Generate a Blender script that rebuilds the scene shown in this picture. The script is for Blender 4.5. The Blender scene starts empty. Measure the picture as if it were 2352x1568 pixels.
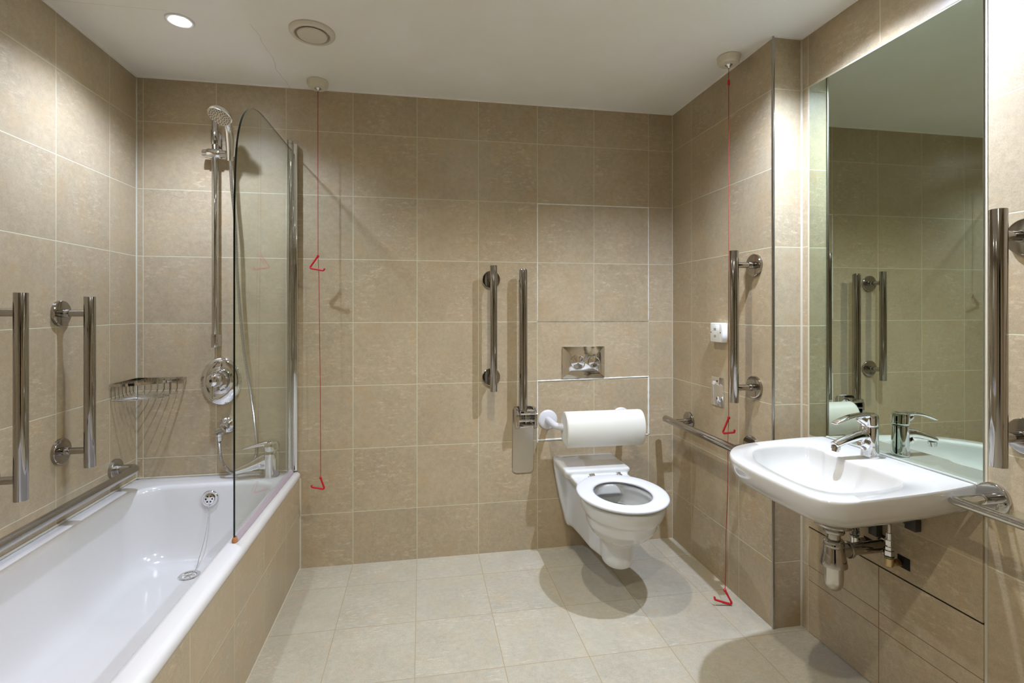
import bpy, bmesh, math, random
from mathutils import Vector, Matrix, Euler
random.seed(7)
C = bpy.context.scene.collection
PI = math.pi

# ------------------------------------------------------------------ camera
cd = bpy.data.cameras.new('camera'); cam = bpy.data.objects.new('camera', cd); C.objects.link(cam)
cam.location = (0, 0, 1.222); cam.rotation_euler = (PI/2, 0, -0.1698)
cd.sensor_width = 36; cd.lens = 1138.7/2352*36
cd.shift_x = (1176-1162.87)/2352; cd.shift_y = -(784-711.48)/2352
cd.clip_start = 0.02
bpy.context.scene.camera = cam
# ------------------------------------------------------------------ world, exposure
sc = bpy.context.scene
w = bpy.data.worlds.new('world'); sc.world = w; w.use_nodes = True
w.node_tree.nodes['Background'].inputs[0].default_value = (.9, .92, 1, 1)
w.node_tree.nodes['Background'].inputs[1].default_value = 0.02
vs = sc.view_settings
vs.view_transform = 'Standard'; vs.look = 'None'; vs.gamma = 1; vs.use_curve_mapping = False
vs.exposure = 1.72
cy = sc.cycles
cy.max_bounces = 7; cy.diffuse_bounces = 4; cy.glossy_bounces = 4; cy.transparent_max_bounces = 8
cy.adaptive_threshold = 0.06; cy.adaptive_min_samples = 20; cy.use_light_tree = False
cy.sample_clamp_indirect = 4; cy.blur_glossy = 1.0; cy.caustics_refractive = False
cy.use_denoising = True

# downlights: x, y, power, label
CZ = 2.27
COOL = (.77, .905, 1.22); NEUT = (1.0, .96, .82)
DOWN = [(-.862, 1.97, 19, COOL, 'lit round recessed ceiling downlight above the tap end of the bath'),
        (-.862, .62, 5.5, COOL, 'added unseen fill downlight above the near end of the bath'),  # extra lamp out of view, added to even out the light
        (.35, 1.42, 15, NEUT, 'round recessed ceiling downlight over the middle of the floor'),
        (1.13, 1.34, 38, COOL, 'round recessed ceiling downlight above the basin'),
        (.20, .20, 17, NEUT, 'added unseen fill downlight near the doorway')]  # added fill lamp behind the view, lifts walls and basin front

# ------------------------------------------------------------------ materials
def lin(r, g, b):
    f = lambda c: ((c/255+.055)/1.055)**2.4 if c/255 > .04045 else c/255/12.92
    return (f(r), f(g), f(b), 1)
def mat(name, col, rough=.5, metal=0., coat=0., spec=.5, emit=None, es=0):
    m = bpy.data.materials.new(name); m.use_nodes = True
    b = m.node_tree.nodes['Principled BSDF']
    b.inputs['Base Color'].default_value = col; b.inputs['Roughness'].default_value = rough
    b.inputs['Metallic'].default_value = metal; b.inputs['Coat Weight'].default_value = coat
    b.inputs['Specular IOR Level'].default_value = spec
    if emit: b.inputs['Emission Color'].default_value = emit; b.inputs['Emission Strength'].default_value = es
    return m
class NT:
    def __init__(s, m): s.t = m.node_tree
    def n(s, typ, **kw):
        nd = s.t.nodes.new(typ)
        for k, v in kw.items(): setattr(nd, k, v)
        return nd
    def l(s, a, b): s.t.links.new(a, b)
    def m(s, op, a, b=None, c=None, clamp=False):
        nd = s.t.nodes.new('ShaderNodeMath'); nd.operation = op; nd.use_clamp = clamp
        for i, v in enumerate((a, b, c)):
            if v is None: continue
            if isinstance(v, (int, float)): nd.inputs[i].default_value = v
            else: s.l(v, nd.inputs[i])
        return nd.outputs[0]
    def mix(s, f, a, b, typ='MIX'):
        nd = s.t.nodes.new('ShaderNodeMix'); nd.data_type = 'RGBA'; nd.blend_type = typ
        for i, v in ((0, f), (6, a), (7, b)):
            if isinstance(v, (int, float)): nd.inputs[i].default_value = v
            elif isinstance(v, tuple): nd.inputs[i].default_value = v
            else: s.l(v, nd.inputs[i])
        return nd.outputs[2]
    def noise(s, vec, scale, detail=4, rough=.6, w=None):
        nd = s.t.nodes.new('ShaderNodeTexNoise'); nd.inputs['Scale'].default_value = scale
        nd.inputs['Detail'].default_value = detail; nd.inputs['Roughness'].default_value = rough
        s.l(vec, nd.inputs['Vector']); return nd.outputs[0]
    def ramp(s, f, a, b):
        nd = s.t.nodes.new('ShaderNodeMapRange'); nd.clamp = True
        nd.inputs[1].default_value = a; nd.inputs[2].default_value = b
        s.l(f, nd.inputs[0]); return nd.outputs[0]

WALLC = lin(173, 156, 127); FLOORC = lin(179, 171, 152)
def tile_mat(name, ua, uo, up, va, vo, vp, base=WALLC, grout=lin(196, 190, 160), extra=(), gw=.0017, rough=.33, floor=False):
    """ceramic tile grid in world metres: joints every up along axis ua from uo, every vp along va from vo"""
    m = mat(name, base, rough); N = NT(m); t = m.node_tree
    bs = t.nodes['Principled BSDF']
    pos = N.n('ShaderNodeNewGeometry').outputs['Position']
    sep = N.n('ShaderNodeSeparateXYZ'); N.l(pos, sep.inputs[0])
    ax = {'x': sep.outputs[0], 'y': sep.outputs[1], 'z': sep.outputs[2]}
    ds, cells = [], []
    for a, o, p in ((ua, uo, up), (va, vo, vp)):
        if p is None: continue
        q = N.m('DIVIDE', N.m('SUBTRACT', ax[a], o), p)
        fr = N.m('SUBTRACT', N.m('FRACT', N.m('ADD', q, .5)), .5)
        ds.append(N.m('MULTIPLY', N.m('ABSOLUTE', fr), p))
        cells.append(N.m('FLOOR', q))
    for a, c, lim in extra:
        d = N.m('ABSOLUTE', N.m('SUBTRACT', ax[a], c))
        if lim:
            la, lo, hi = lim
            ins = N.m('MULTIPLY', N.m('GREATER_THAN', ax[la], lo), N.m('LESS_THAN', ax[la], hi))
            d = N.m('ADD', d, N.m('MULTIPLY', N.m('SUBTRACT', 1, ins), 1))
        ds.append(d)
    d = ds[0]
    for e in ds[1:]: d = N.m('MINIMUM', d, e)
    line = N.m('SUBTRACT', 1, N.ramp(d, gw*.75, gw*1.25))
    cmb = N.n('ShaderNodeCombineXYZ')
    for i, c in enumerate(cells): N.l(c, cmb.inputs[i])
    wn = N.n('ShaderNodeTexWhiteNoise', noise_dimensions='3D'); N.l(cmb.outputs[0], wn.inputs['Vector'])
    off = N.n('ShaderNodeVectorMath', operation='MULTIPLY_ADD'); N.l(wn.outputs['Color'], off.inputs[0])
    off.inputs[1].default_value = (7, 7, 7); N.l(pos, off.inputs[2])
    v = off.outputs[0]
    big = N.noise(v, 5.5, 3, .62); mid = N.noise(v, 48, 3, .7); fine = N.noise(v, 330, 1, .5)
    mp = N.n('ShaderNodeVectorMath', operation='MULTIPLY'); N.l(v, mp.inputs[0])
    mp.inputs[1].default_value = (3, 3, 9) if not floor else (3, 11, 3)
    stk = N.noise(mp.outputs[0], 9, 5, .8)
    val = N.m('ADD', 1.0, N.m('MULTIPLY', N.m('SUBTRACT', big, .5), .34))
    val = N.m('ADD', val, N.m('MULTIPLY', N.m('SUBTRACT', mid, .5), .42))
    val = N.m('ADD', val, N.m('MULTIPLY', N.m('SUBTRACT', fine, .5), .42))
    val = N.m('ADD', val, N.m('MULTIPLY', N.m('SUBTRACT', wn.outputs['Value'], .5), .07))
    vm = N.n('ShaderNodeVectorMath', operation='SCALE'); vm.inputs[0].default_value = base[:3]; N.l(val, vm.inputs['Scale'])
    warm = (base[0]*1.10, base[1]*.93, base[2]*.74, 1); cool = (base[0]*.90, base[1]*.97, base[2]*1.03, 1)
    c1 = N.mix(N.m('MULTIPLY', N.ramp(N.noise(v, 9, 2, .7), .5, .75), .45), vm.outputs[0], warm)
    c1 = N.mix(N.m('MULTIPLY', N.ramp(N.noise(v, 6.3, 2, .7), .5, .8), .40), c1, cool)
    pale = (min(1, base[0]*1.38), min(1, base[1]*1.40), min(1, base[2]*1.5), 1)
    c1 = N.mix(N.m('MULTIPLY', N.m('MULTIPLY', N.ramp(stk, .53, .68), N.ramp(N.noise(v, 4, 1, .5), .45, .60)), .95), c1, pale)
    c2 = N.mix(line, c1, grout)
    N.l(c2, bs.inputs['Base Color'])
    rg = N.m('ADD', rough-.06, N.m('MULTIPLY', mid, .14))
    N.l(N.m('ADD', rg, N.m('MULTIPLY', line, .4)), bs.inputs['Roughness'])
    bp = N.n('ShaderNodeBump'); bp.inputs['Strength'].default_value = .35; bp.inputs['Distance'].default_value = .0012
    h = N.m('ADD', N.m('MULTIPLY', line, -1.0), N.m('MULTIPLY', mid, .16))
    N.l(h, bp.inputs['Height']); N.l(bp.outputs[0], bs.inputs['Normal'])
    return m
T = .303; Z0 = .2525
M = {}
M['tile_back'] = tile_mat('tile_back', 'x', -.0205, T, 'z', Z0, T)
M['tile_left'] = tile_mat('tile_left', 'y', 2.281, T, 'z', Z0, T)
M['tile_right'] = tile_mat('tile_right', 'y', 2.283, T, 'z', Z0, T, extra=(('y', 1.909, ('z', 0, .86)),))
M['tile_side'] = tile_mat('tile_side', 'y', 1.667, .3, 'z', Z0, T)
M['tile_return'] = tile_mat('tile_return', 'x', -.0205, None, 'z', Z0, T)
M['tile_panel_low'] = tile_mat('tile_panel_low', 'y', 1.369, 5, 'z', .2, .0529*1, extra=())
M['tile_floor'] = tile_mat('tile_floor', 'x', -.0215, T, 'y', 2.28, T, base=FLOORC, grout=lin(168, 150, 118), gw=.0015, rough=.30, floor=True)
M['tile_bath'] = tile_mat('tile_bath', 'y', 2.233, .2955, 'z', .262, .6, grout=lin(200, 190, 158), gw=.0013)
M['tile_acc_up'] = tile_mat('tile_access_upper', 'z', .557, 3, 'y', 9, 20, grout=lin(190, 175, 140))
M['tile_acc_lo'] = tile_mat('tile_access_lower', 'z', .199, 3, 'y', 1.369, 5, extra=(('z', .2525, None),), grout=lin(120, 100, 72), gw=.0013)

def ceiling_mat():
    m = mat('ceiling_paint', lin(240, 237, 228), .62); N = NT(m); bs = m.node_tree.nodes['Principled BSDF']
    pos = N.n('ShaderNodeNewGeometry').outputs['Position']
    a = N.noise(pos, 2.2, 3, .55); b = N.noise(pos, 30, 3, .5); c = N.noise(pos, 4.5, 2, .5)
    col = N.mix(N.ramp(a, .35, .7), lin(238, 235, 222), lin(243, 240, 234))
    col = N.mix(N.m('MULTIPLY', N.ramp(c, .55, .75), .30), col, lin(238, 228, 224))
    sep = N.n('ShaderNodeSeparateXYZ'); N.l(pos, sep.inputs[0]); px, py = sep.outputs[0], sep.outputs[1]
    wob = N.m('MULTIPLY', N.m('SUBTRACT', N.noise(pos, 6, 2, .5), .5), .05)
    crack = N.m('MULTIPLY', N.m('LESS_THAN', N.m('ABSOLUTE', N.m('ADD', N.m('ADD', px, .615), wob)), .0011), N.m('GREATER_THAN', py, 1.95))
    joint = N.m('MULTIPLY', N.m('LESS_THAN', N.m('ABSOLUTE', N.m('SUBTRACT', py, 1.913)), .0009), N.m('LESS_THAN', px, -.88))
    col = N.mix(N.m('MULTIPLY', N.m('MAXIMUM', crack, joint), .35), col, lin(150, 142, 128))
    N.l(col, bs.inputs['Base Color'])
    bp = N.n('ShaderNodeBump'); bp.inputs['Strength'].default_value = .12; bp.inputs['Distance'].default_value = .002
    N.l(N.m('ADD', b, N.m('MULTIPLY', a, 2)), bp.inputs['Height']); N.l(bp.outputs[0], bs.inputs['Normal'])
    return m
M['ceiling'] = ceiling_mat()
M['chrome'] = mat('polished_chrome', (.62, .61, .60, 1), .07, 1)
M['bar'] = mat('dark_polished_steel', (.40, .375, .345, 1), .085, 1)
M['chrome_bright'] = mat('bright_chrome', (.80, .80, .81, 1), .05, 1)
def steel_mat():
    m = mat('satin_steel', (.46, .44, .41, 1), .28, 1); N = NT(m); bs = m.node_tree.nodes['Principled BSDF']
    pos = N.n('ShaderNodeNewGeometry').outputs['Position']
    bs.inputs['Roughness'].default_value = .27; return m
M['steel'] = steel_mat()
M['plate_steel'] = mat('brushed_plate_steel', (.56, .53, .47, 1), .22, 1)
M['bracket_steel'] = mat('grey_bracket_steel', lin(72, 70, 66), .5, .6)
M['ceramic'] = mat('white_ceramic', lin(216, 216, 213), .09, coat=.4)
M['basin'] = mat('basin_ceramic', lin(197, 194, 188), .09, coat=.4)
M['enamel'] = mat('white_bath_enamel', lin(214, 211, 209), .13, coat=.3)
M['seat'] = mat('white_seat_plastic', lin(218, 218, 221), .16)
M['pad'] = mat('cream_vinyl', lin(218, 215, 202), .42)
M['white_metal'] = mat('white_coated_metal', lin(214, 213, 214), .3)
M['white_plastic'] = mat('white_plastic', lin(236, 236, 234), .35)
M['cream_plastic'] = mat('cream_plastic', lin(214, 205, 182), .45)
M['vent'] = mat('cream_vent', lin(212, 203, 184), .45)
M['dark'] = mat('dark_gap', lin(22, 20, 18), .8)
M['rubber'] = mat('dark_rubber', lin(40, 38, 36), .6)
M['red'] = mat('red_plastic', lin(190, 22, 34), .35)
M['red_cord'] = mat('red_cord', lin(150, 26, 30), .7)
M['brass'] = mat('old_brass', (.50, .38, .20, 1), .3, 1)
M['green'] = mat('green_washer', lin(38, 70, 40), .6)
M['caulk'] = mat('white_caulk', lin(226, 226, 218), .6)
M['silicone'] = mat('beige_silicone', lin(190, 183, 163), .45)
M['clear_silicone'] = mat('grey_silicone', lin(170, 172, 164), .25)
M['stain'] = mat('orange_stain', lin(176, 112, 66), .55)
M['seal'] = mat('translucent_seal', lin(178, 164, 172), .3)
M['mirror'] = mat('green_tinted_mirror', (.60, .68, .58, 1), .015, 1)
M['mirror_edge'] = mat('mirror_edge', lin(36, 42, 36), .2)
M['glass_edge'] = mat('glass_edge', lin(10, 26, 20), .1)
M['water'] = mat('bowl_water', lin(62, 58, 50), .02)
M['lamp_white'] = mat('lamp_trim', lin(225, 225, 222), .4)
M['lamp'] = mat('lamp_lens', (1, 1, 1, 1), .4, emit=(.95, .98, 1, 1), es=28)
M['door'] = mat('door_white', lin(190, 186, 176), .5)
M['hall'] = mat('hall_paint', lin(70, 64, 58), .8)
def glass_mat():
    m = bpy.data.materials.new('clear_glass'); m.use_nodes = True; N = NT(m); t = m.node_tree
    t.nodes.remove(t.nodes['Principled BSDF']); out = t.nodes['Material Output']
    tr = N.n('ShaderNodeBsdfTransparent'); tr.inputs[0].default_value = (.955, .972, .955, 1)
    gl = N.n('ShaderNodeBsdfGlossy'); gl.inputs['Roughness'].default_value = .01; gl.inputs[0].default_value = (.9, .95, .92, 1)
    ge = N.n('ShaderNodeNewGeometry'); dt = N.n('ShaderNodeVectorMath', operation='DOT_PRODUCT')
    N.l(ge.outputs['Incoming'], dt.inputs[0]); N.l(ge.outputs['Normal'], dt.inputs[1])
    fr = N.m('MULTIPLY_ADD', N.m('POWER', N.m('SUBTRACT', 1, N.m('ABSOLUTE', dt.outputs['Value'])), 5), .9, .04)
    mx = N.n('ShaderNodeMixShader'); N.l(fr, mx.inputs[0]); N.l(tr.outputs[0], mx.inputs[1]); N.l(gl.outputs[0], mx.inputs[2])
    N.l(mx.outputs[0], out.inputs[0]); return m
M['glass'] = glass_mat()

# ------------------------------------------------------------------ mesh helpers
def V(*a): return Vector(a)
def link(name, bm, material, parent=None, smooth=True, angle=35, mats=None):
    me = bpy.data.meshes.new(name)
    bmesh.ops.recalc_face_normals(bm, faces=bm.faces[:])
    bm.to_mesh(me); bm.free()
    for mm in (mats or [material]): me.materials.append(mm)
    if smooth:
        for p in me.polygons: p.use_smooth = True
        me.set_sharp_from_angle(angle=math.radians(angle))
    o = bpy.data.objects.new(name, me); C.objects.link(o)
    if parent: o.parent = parent; o.matrix_parent_inverse = Matrix.Translation(-parent.location)
    return o
def thing(name, label, cat, loc, group=None):
    o = bpy.data.objects.new(name, None); C.objects.link(o); o.location = loc
    o.empty_display_size = .05
    o['label'] = label; o['category'] = cat
    if group: o['group'] = group
    return o
def tag(o, label, cat, group=None):
    o['label'] = label; o['category'] = cat
    if group: o['group'] = group
    return o
def struct(name, bm, m, **k):
    o = link(name, bm, m, **k); o['kind'] = 'structure'; return o
def box(bm, x0, x1, y0, y1, z0, z1, bev=0, seg=2, mi=0):
    r = bmesh.ops.create_cube(bm, size=1)
    vs_ = r['verts']
    for v in vs_: v.co = V(x0 if v.co.x < 0 else x1, y0 if v.co.y < 0 else y1, z0 if v.co.z < 0 else z1)
    fs = set(f for v in vs_ for f in v.link_faces)
    for f in fs: f.material_index = mi
    if bev:
        es = list(set(e for v in vs_ for e in v.link_edges))
        bmesh.ops.bevel(bm, geom=es, offset=bev, segments=seg, profile=.5, affect='EDGES')
    return bm
def B(): return bmesh.new()
def loft(bm, rings, cap0=True, cap1=True, mi=0, closed=True):
    R = [[bm.verts.new(p) for p in r] for r in rings]
    n = len(R[0])
    for a, b in zip(R[:-1], R[1:]):
        for i in range(n if closed else n-1):
            j = (i+1) % n
            f = bm.faces.new((a[i], a[j], b[j], b[i])); f.material_index = mi
    for flag, r in ((cap0, R[0]), (cap1, R[-1])):
        if flag:
            f = bm.faces.new(r); f.material_index = mi
    return bm
def frame(d):
    d = d.normalized(); u = d.cross(V(0, 0, 1))
    if u.length < 1e-3: u = V(1, 0, 0)
    u.normalize(); return u, d.cross(u).normalized()
def cyl(bm, p0, p1, r0, r1=None, n=32, bev=0, mi=0):
    p0 = Vector(p0); p1 = Vector(p1); r1 = r0 if r1 is None else r1
    d = (p1-p0); L = d.length; d = d.normalized(); u, v = frame(d)
    prof = [(0, r0), (L, r1)]
    if bev: prof = [(0, r0-bev), (bev*.3, r0-bev*.3), (bev, r0), (L-bev, r1), (L-bev*.3, r1-bev*.3), (L, r1-bev)]
    rings = [[p0+d*t+(u*math.cos(a)+v*math.sin(a))*r for a in [2*PI*i/n for i in range(n)]] for t, r in prof]
    return loft(bm, rings, mi=mi)
def lathe(bm, p0, d, prof, n=40, sx=1, sy=1, mi=0, up=None):
    """prof = (distance along d, radius); sx, sy stretch across"""
    p0 = Vector(p0); d = Vector(d).normalized()
    if up is not None: v = Vector(up); u = d.cross(v).normalized()
    else: u, v = frame(d)
    rings = [[p0+d*t+(u*math.cos(a)*sx+v*math.sin(a)*sy)*max(r, 1e-4) for a in [2*PI*i/n for i in range(n)]] for t, r in prof]
    return loft(bm, rings, mi=mi)
def catmull(P, k=8, closed=False):
    P = [Vector(p) for p in P]; out = []; n = len(P)
    rng = range(n if closed else n-1)
    for i in rng:
        if closed: a, b, c, d = P[(i-1) % n], P[i], P[(i+1) % n], P[(i+2) % n]
        else: a, b, c, d = P[max(i-1, 0)], P[i], P[i+1], P[min(i+2, n-1)]
        for s in range(k):
            t = s/k
            out.append(.5*((2*b)+(c-a)*t+(2*a-5*b+4*c-d)*t*t+(3*b-a-3*c+d)*t**3))
    if not closed: out.append(P[-1])
    return out
def resample(P, step):
    out = [P[0]]; acc = 0; 
    for a, b in zip(P[:-1], P[1:]):
        L = (b-a).length; t = step-acc
        while t <= L:
            out.append(a+(b-a)*(t/L)); t += step
        acc = (acc+L) % step if L else acc
    return out
def sweep(bm, P, rad, n=16, cap=True, mi=0, sx=1, sy=1, up=None):
    """tube along P; rad number or list"""
    P = [Vector(p) for p in P]; N_ = len(P)
    rad = rad if isinstance(rad, (list, tuple)) else [rad]*N_
    tang = [(P[min(i+1, N_-1)]-P[max(i-1, 0)]).normalized() for i in range(N_)]
    if up is None: u, v = frame(tang[0])
    else: u = Vector(up).cross(tang[0]).normalized(); v = tang[0].cross(u)
    rings = []
    for i in range(N_):
        if i:
            ax = tang[i-1].cross(tang[i])
            if ax.length > 1e-7:
                q = Matrix.Rotation(tang[i-1].angle(tang[i]), 3, ax); u = q @ u; v = q @ v
        r = rad[i]; rx, ry = (r if isinstance(r, tuple) else (r*sx, r*sy))
        rings.append([P[i]+u*math.cos(a)*rx+v*math.sin(a)*ry for a in [2*PI*k/n for k in range(n)]])
    return loft(bm, rings, cap, cap, mi)
def bend(pts, r, k=8):
    """polyline with rounded corners of radius r"""
    pts = [Vector(p) for p in pts]; out = [pts[0]]
    for a, b, c in zip(pts[:-2], pts[1:-1], pts[2:]):
        d0 = (a-b).normalized(); d1 = (c-b).normalized()
        ang = d0.angle(d1); t = r/math.tan(ang/2); cc = b+(d0+d1).normalized()*(r/math.sin(ang/2))
        s = b+d0*t-cc; e = b+d1*t-cc
        th = s.angle(e)
        for i in range(k+1):
            q = i/k; out.append(cc+(s*math.sin((1-q)*th)+e*math.sin(q*th))/math.sin(th))
    out.append(pts[-1]); return out
def rrect(x0, x1, y0, y1, r, k=8):
    pts = []
    for cx, cyy, a0 in ((x1-r, y1-r, 0), (x0+r, y1-r, PI/2), (x0+r, y0+r, PI), (x1-r, y0+r, 3*PI/2)):
        for i in range(k+1):
            a = a0+PI/2*i/k; pts.append((cx+r*math.cos(a), cyy+r*math.sin(a)))
    return pts
def ell(cx, cyy, a, b, n=48, e=2.0):
    out = []
    for i in range(n):
        t = 2*PI*i/n; c, s = math.cos(t), math.sin(t)
        out.append((cx+a*math.copysign(abs(c)**(2/e), c), cyy+b*math.copysign(abs(s)**(2/e), s)))
    return out
def remesh(o, vox, it=6, fac=.5, angle=60):
    md = o.modifiers.new('r', 'REMESH'); md.mode = 'VOXEL'; md.voxel_size = vox
    m2 = o.modifiers.new('s', 'SMOOTH'); m2.iterations = it; m2.factor = fac
    dg = bpy.context.evaluated_depsgraph_get(); dg.update()
    me = bpy.data.meshes.new_from_object(o.evaluated_get(dg))
    mats = [m for m in o.data.materials]
    o.modifiers.clear(); o.data = me; me.materials.clear()
    for m in mats: me.materials.append(m)
    for p in me.polygons: p.use_smooth = True; p.material_index = 0
    me.set_sharp_from_angle(angle=math.radians(angle))
    return o

# ------------------------------------------------------------------ the room
XL, YB, XR, YR, X2, YF = -1.261, 2.4735, 1.330, 1.700, 1.453, -.55
b = B(); box(b, XL-.1, X2+.4, YF-1.6, YB+.1, -.1, 0); struct('floor', b, M['tile_floor'], smooth=False)
b = B(); box(b, XL-.1, X2+.4, YF-1.6, YB+.1, CZ, CZ+.1); struct('ceiling', b, M['ceiling'], smooth=False)
b = B(); box(b, XL-.1, XL, YF-.1, YB+.1, 0, CZ); struct('wall_left', b, M['tile_left'], smooth=False)
b = B(); box(b, XL, X2+.3, YB, YB+.1, 0, CZ); struct('wall_back', b, M['tile_back'], smooth=False)
b = B(); box(b, XR, X2+.3, YR, YB, 0, CZ)
for f in b.faces:
    f.normal_update()
    if abs(f.normal.y) > .5: f.material_index = 1
struct('wall_right', b, None, mats=[M['tile_right'], M['tile_return']], smooth=False)
b = B(); box(b, X2, X2+.3, YF-.1, YR, 0, CZ); struct('wall_basin_side', b, M['tile_side'], smooth=False)
b = B(); box(b, XL, -.42, YF-.1, YF, 0, CZ); box(b, .52, X2, YF-.1, YF, 0, CZ); box(b, -.42, .52, YF-.1, YF, 2.05, CZ)
struct('wall_front', b, M['tile_back'], smooth=False)
b = B()
box(b, -.42, -.38, YF-.12, YF+.012, 0, 2.05); box(b, .48, .52, YF-.12, YF+.012, 0, 2.05); box(b, -.38, .48, YF-.12, YF+.012, 2.01, 2.05)
struct('trim_1', b, M['door'], smooth=False)
b = B(); box(b, XL-.1, -.6, YF-1.6, YF-.101, 0, CZ); box(b, .8, X2+.4, YF-1.6, YF-.101, 0, CZ); box(b, -.6, .8, YF-1.6, YF-1.5, 0, CZ)
struct('wall_hall', b, M['hall'], smooth=False)
# corner trim, joints, silicone beads
b = B(); box(b, XR-.0045, XR+.0035, YR-.004, YR+.003, 0, CZ, .001); struct('trim_2', b, M['steel'])
def bead(n, p0, p1, r, m, nn=8):
    bb = B(); cyl(bb, p0, p1, r, n=nn); return struct('trim_%d' % n, bb, m)
bead(3, (XL+.001, YB-.001, .46), (XL+.001, YB-.001, CZ), .0042, M['silicone'])
bead(4, (XR-.001, YB-.001, 0), (XR-.001, YB-.001, CZ), .003, M['silicone'])
bead(5, (X2-.001, YR-.001, 0), (X2-.001, YR-.001, CZ), .005, M['silicone'])
b = B(); box(b, X2-.0012, X2+.001, 1.0595, 1.0665, 0, CZ); struct('trim_6', b, M['silicone'])
# ceiling edge filler
b = B()
box(b, XL, XR, YB-.006, YB, CZ-.005, CZ); box(b, XL, XL+.006, YF, YB, CZ-.005, CZ); box(b, XR-.006, XR, YR, YB, CZ-.005, CZ)
box(b, XR, X2, YR-.005, YR, CZ-.004, CZ); box(b, X2-.005, X2, YF, YR, CZ-.004, CZ)
struct('trim_7', b, M['ceiling'], smooth=False)
# re-caulked joints around the cistern access tiles on the back wall: ragged thin beads
def caulk(n, segs, m):
    bb = B()
    for (x0, z0, x1, z1, wd) in segs:
        L = math.hypot(x1-x0, z1-z0); k = max(3, int(L/.012))
        P = [V(x0+(x1-x0)*i/k, YB-.0005, z0+(z1-z0)*i/k) for i in range(k+1)]
        sweep(bb, P, [wd*(.75+.5*random.random()) for _ in P], n=6, sx=1, sy=1)
    struct('trim_%d' % n, bb, m)
xA, xB = .5855, 1.1915
caulk(8, [(xA, 1.765, xB, 1.765, .0024), (xA, 1.17, xA, 1.765, .0022), (xB, 1.17, xB, 1.765, .0022)], M['caulk'])
caulk(9, [(xA, .858, xB, .868, .0040), (xB, .565, xB, .868, .0046), (xA, .545, xA, .858, .0032), (xA, .5555, .75, .5585, .0050), (1.10, .564, xB, .560, .0034)], M['caulk'])
caulk(10, [(xA, 1.1615, xB, 1.1615, .0009)], M['bracket_steel'])

# ------------------------------------------------------------------ bath
def build_bath():
    t = thing('bathtub', 'long white enamelled bath along the left wall', 'bathtub', (-.912, 1.62, 0))
    z = .464
    rings = []
    def R(x0, x1, y0, y1, r, zz): rings.append([V(x, y, zz) for x, y in rrect(x0, x1, y0, y1, r, 10)])
    ox0, ox1, oy0, oy1 = XL+.002, -.560, .77, YB-.002
    R(ox0+.03, ox1-.03, oy0+.03, oy1-.03, .012, z-.036)
    R(ox0+.004, ox1-.006, oy0+.004, oy1-.004, .012, z-.036)
    R(ox0, ox1-.001, oy0, oy1, .014, z-.028)
    R(ox0, ox1, oy0, oy1, .014, z-.018)
    R(ox0+.001, ox1-.004, oy0+.003, oy1-.001, .016, z-.007)
    R(ox0+.003, ox1-.013, oy0+.008, oy1-.003, .02, z-.001)
    R(ox0+.006, ox1-.022, oy0+.014, oy1-.006, .02, z)
    ix0, ix1, iy0, iy1 = -1.190, -.626, .86, 2.362
    def I(d, dl, zz, r=.11, back=0): R(ix0+dl, ix1-d, iy0+d+back, iy1-d, r, zz)
    I(-.010, -.012, z, .12); I(-.002, -.005, z-.0015, .12); I(.005, -.0015, z-.007, .12); I(.010, .001, z-.018, .12)
    I(.016, .003, z-.06, .12, .02); I(.023, .007, z-.12, .12, .05); I(.033, .014, z-.19, .12, .09); I(.044, .022, z-.245, .12, .13)
    I(.058, .033, z-.282, .12, .15); I(.078, .050, z-.301, .12, .17); I(.10, .070, z-.310, .11, .19); I(.135, .10, z-.312, .09, .22)
    bm = B(); loft(bm, rings, False, True)
    link('tub_shell', bm, M['enamel'], t, angle=50)
    # drain with strainer
    dx, dy, dz = -.922, 2.185, z-.312
    bm = B(); lathe(bm, (dx, dy, dz-.004), (0, 0, 1), [(0, .040), (.005, .040), (.0075, .037), (.0075, .028), (.003, .023), (-.004+.005, .021), (.001, .001)])
    dr = link('drain', bm, M['chrome_bright'], t)
    bm = B(); lathe(bm, (dx, dy, dz-.001), (0, 0, 1), [(0, .0205), (.0008, .0205), (.001, .0001)])
    link('drain_hole', bm, M['dark'], dr)
    bm = B()
    for a in (0, PI/3, 2*PI/3):
        c, s = math.cos(a), math.sin(a); cyl(bm, (dx-.021*c, dy-.021*s, dz+.0015), (dx+.021*c, dy+.021*s, dz+.0015), .0022, n=8)
    lathe(bm, (dx, dy, dz), (0, 0, 1), [(0, .006), (.004, .005), (.005, .001)], n=16)
    link('strainer', bm, M['chrome_bright'], dr)
    # overflow on the far slope
    oc = V(-.905, 2.3405, .403); nv = V(0, -1, .12).normalized()
    bm = B(); lathe(bm, oc+nv*-.004, nv, [(0, .034), (.006, .034), (.009, .031), (.009, .027), (.0065, .0255), (.0065, .023), (.013, .021), (.014, .018), (.014, .001)])
    ov = link('overflow', bm, M['chrome_bright'], t)
    bm = B(); u, v = frame(nv)
    for k in range(6):
        a = k*PI/3; p = oc+(u*math.cos(a)+v*math.sin(a))*.0128
        cyl(bm, p+nv*.0095, p+nv*.0106, .0036, n=14)
    link('overflow_hole', bm, M['dark'], ov)
    # ball chain from overflow to drain
    P = catmull([oc+V(0, -.012, -.014), V(-.905, 2.322, .33), V(-.910, 2.300, .25), V(-.918, 2.27, .185), V(-.915, 2.235, .158), V(-.912, 2.20, .156)], 12)
    P = resample(P, .0018); bm = B()
    sweep(bm, P, [.0019 if i % 3 else .0008 for i in range(len(P))], n=6)
    link('chain', bm, M['chrome_bright'], t)
    return t
build_bath()
b = B(); box(b, -.60, -.566, .80, YB, .001, .428)
pan = tag(link('tiled_side_panel', b, M['tile_bath'], smooth=False), 'tiled side panel closing the front of the bath', 'bath panel')
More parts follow.
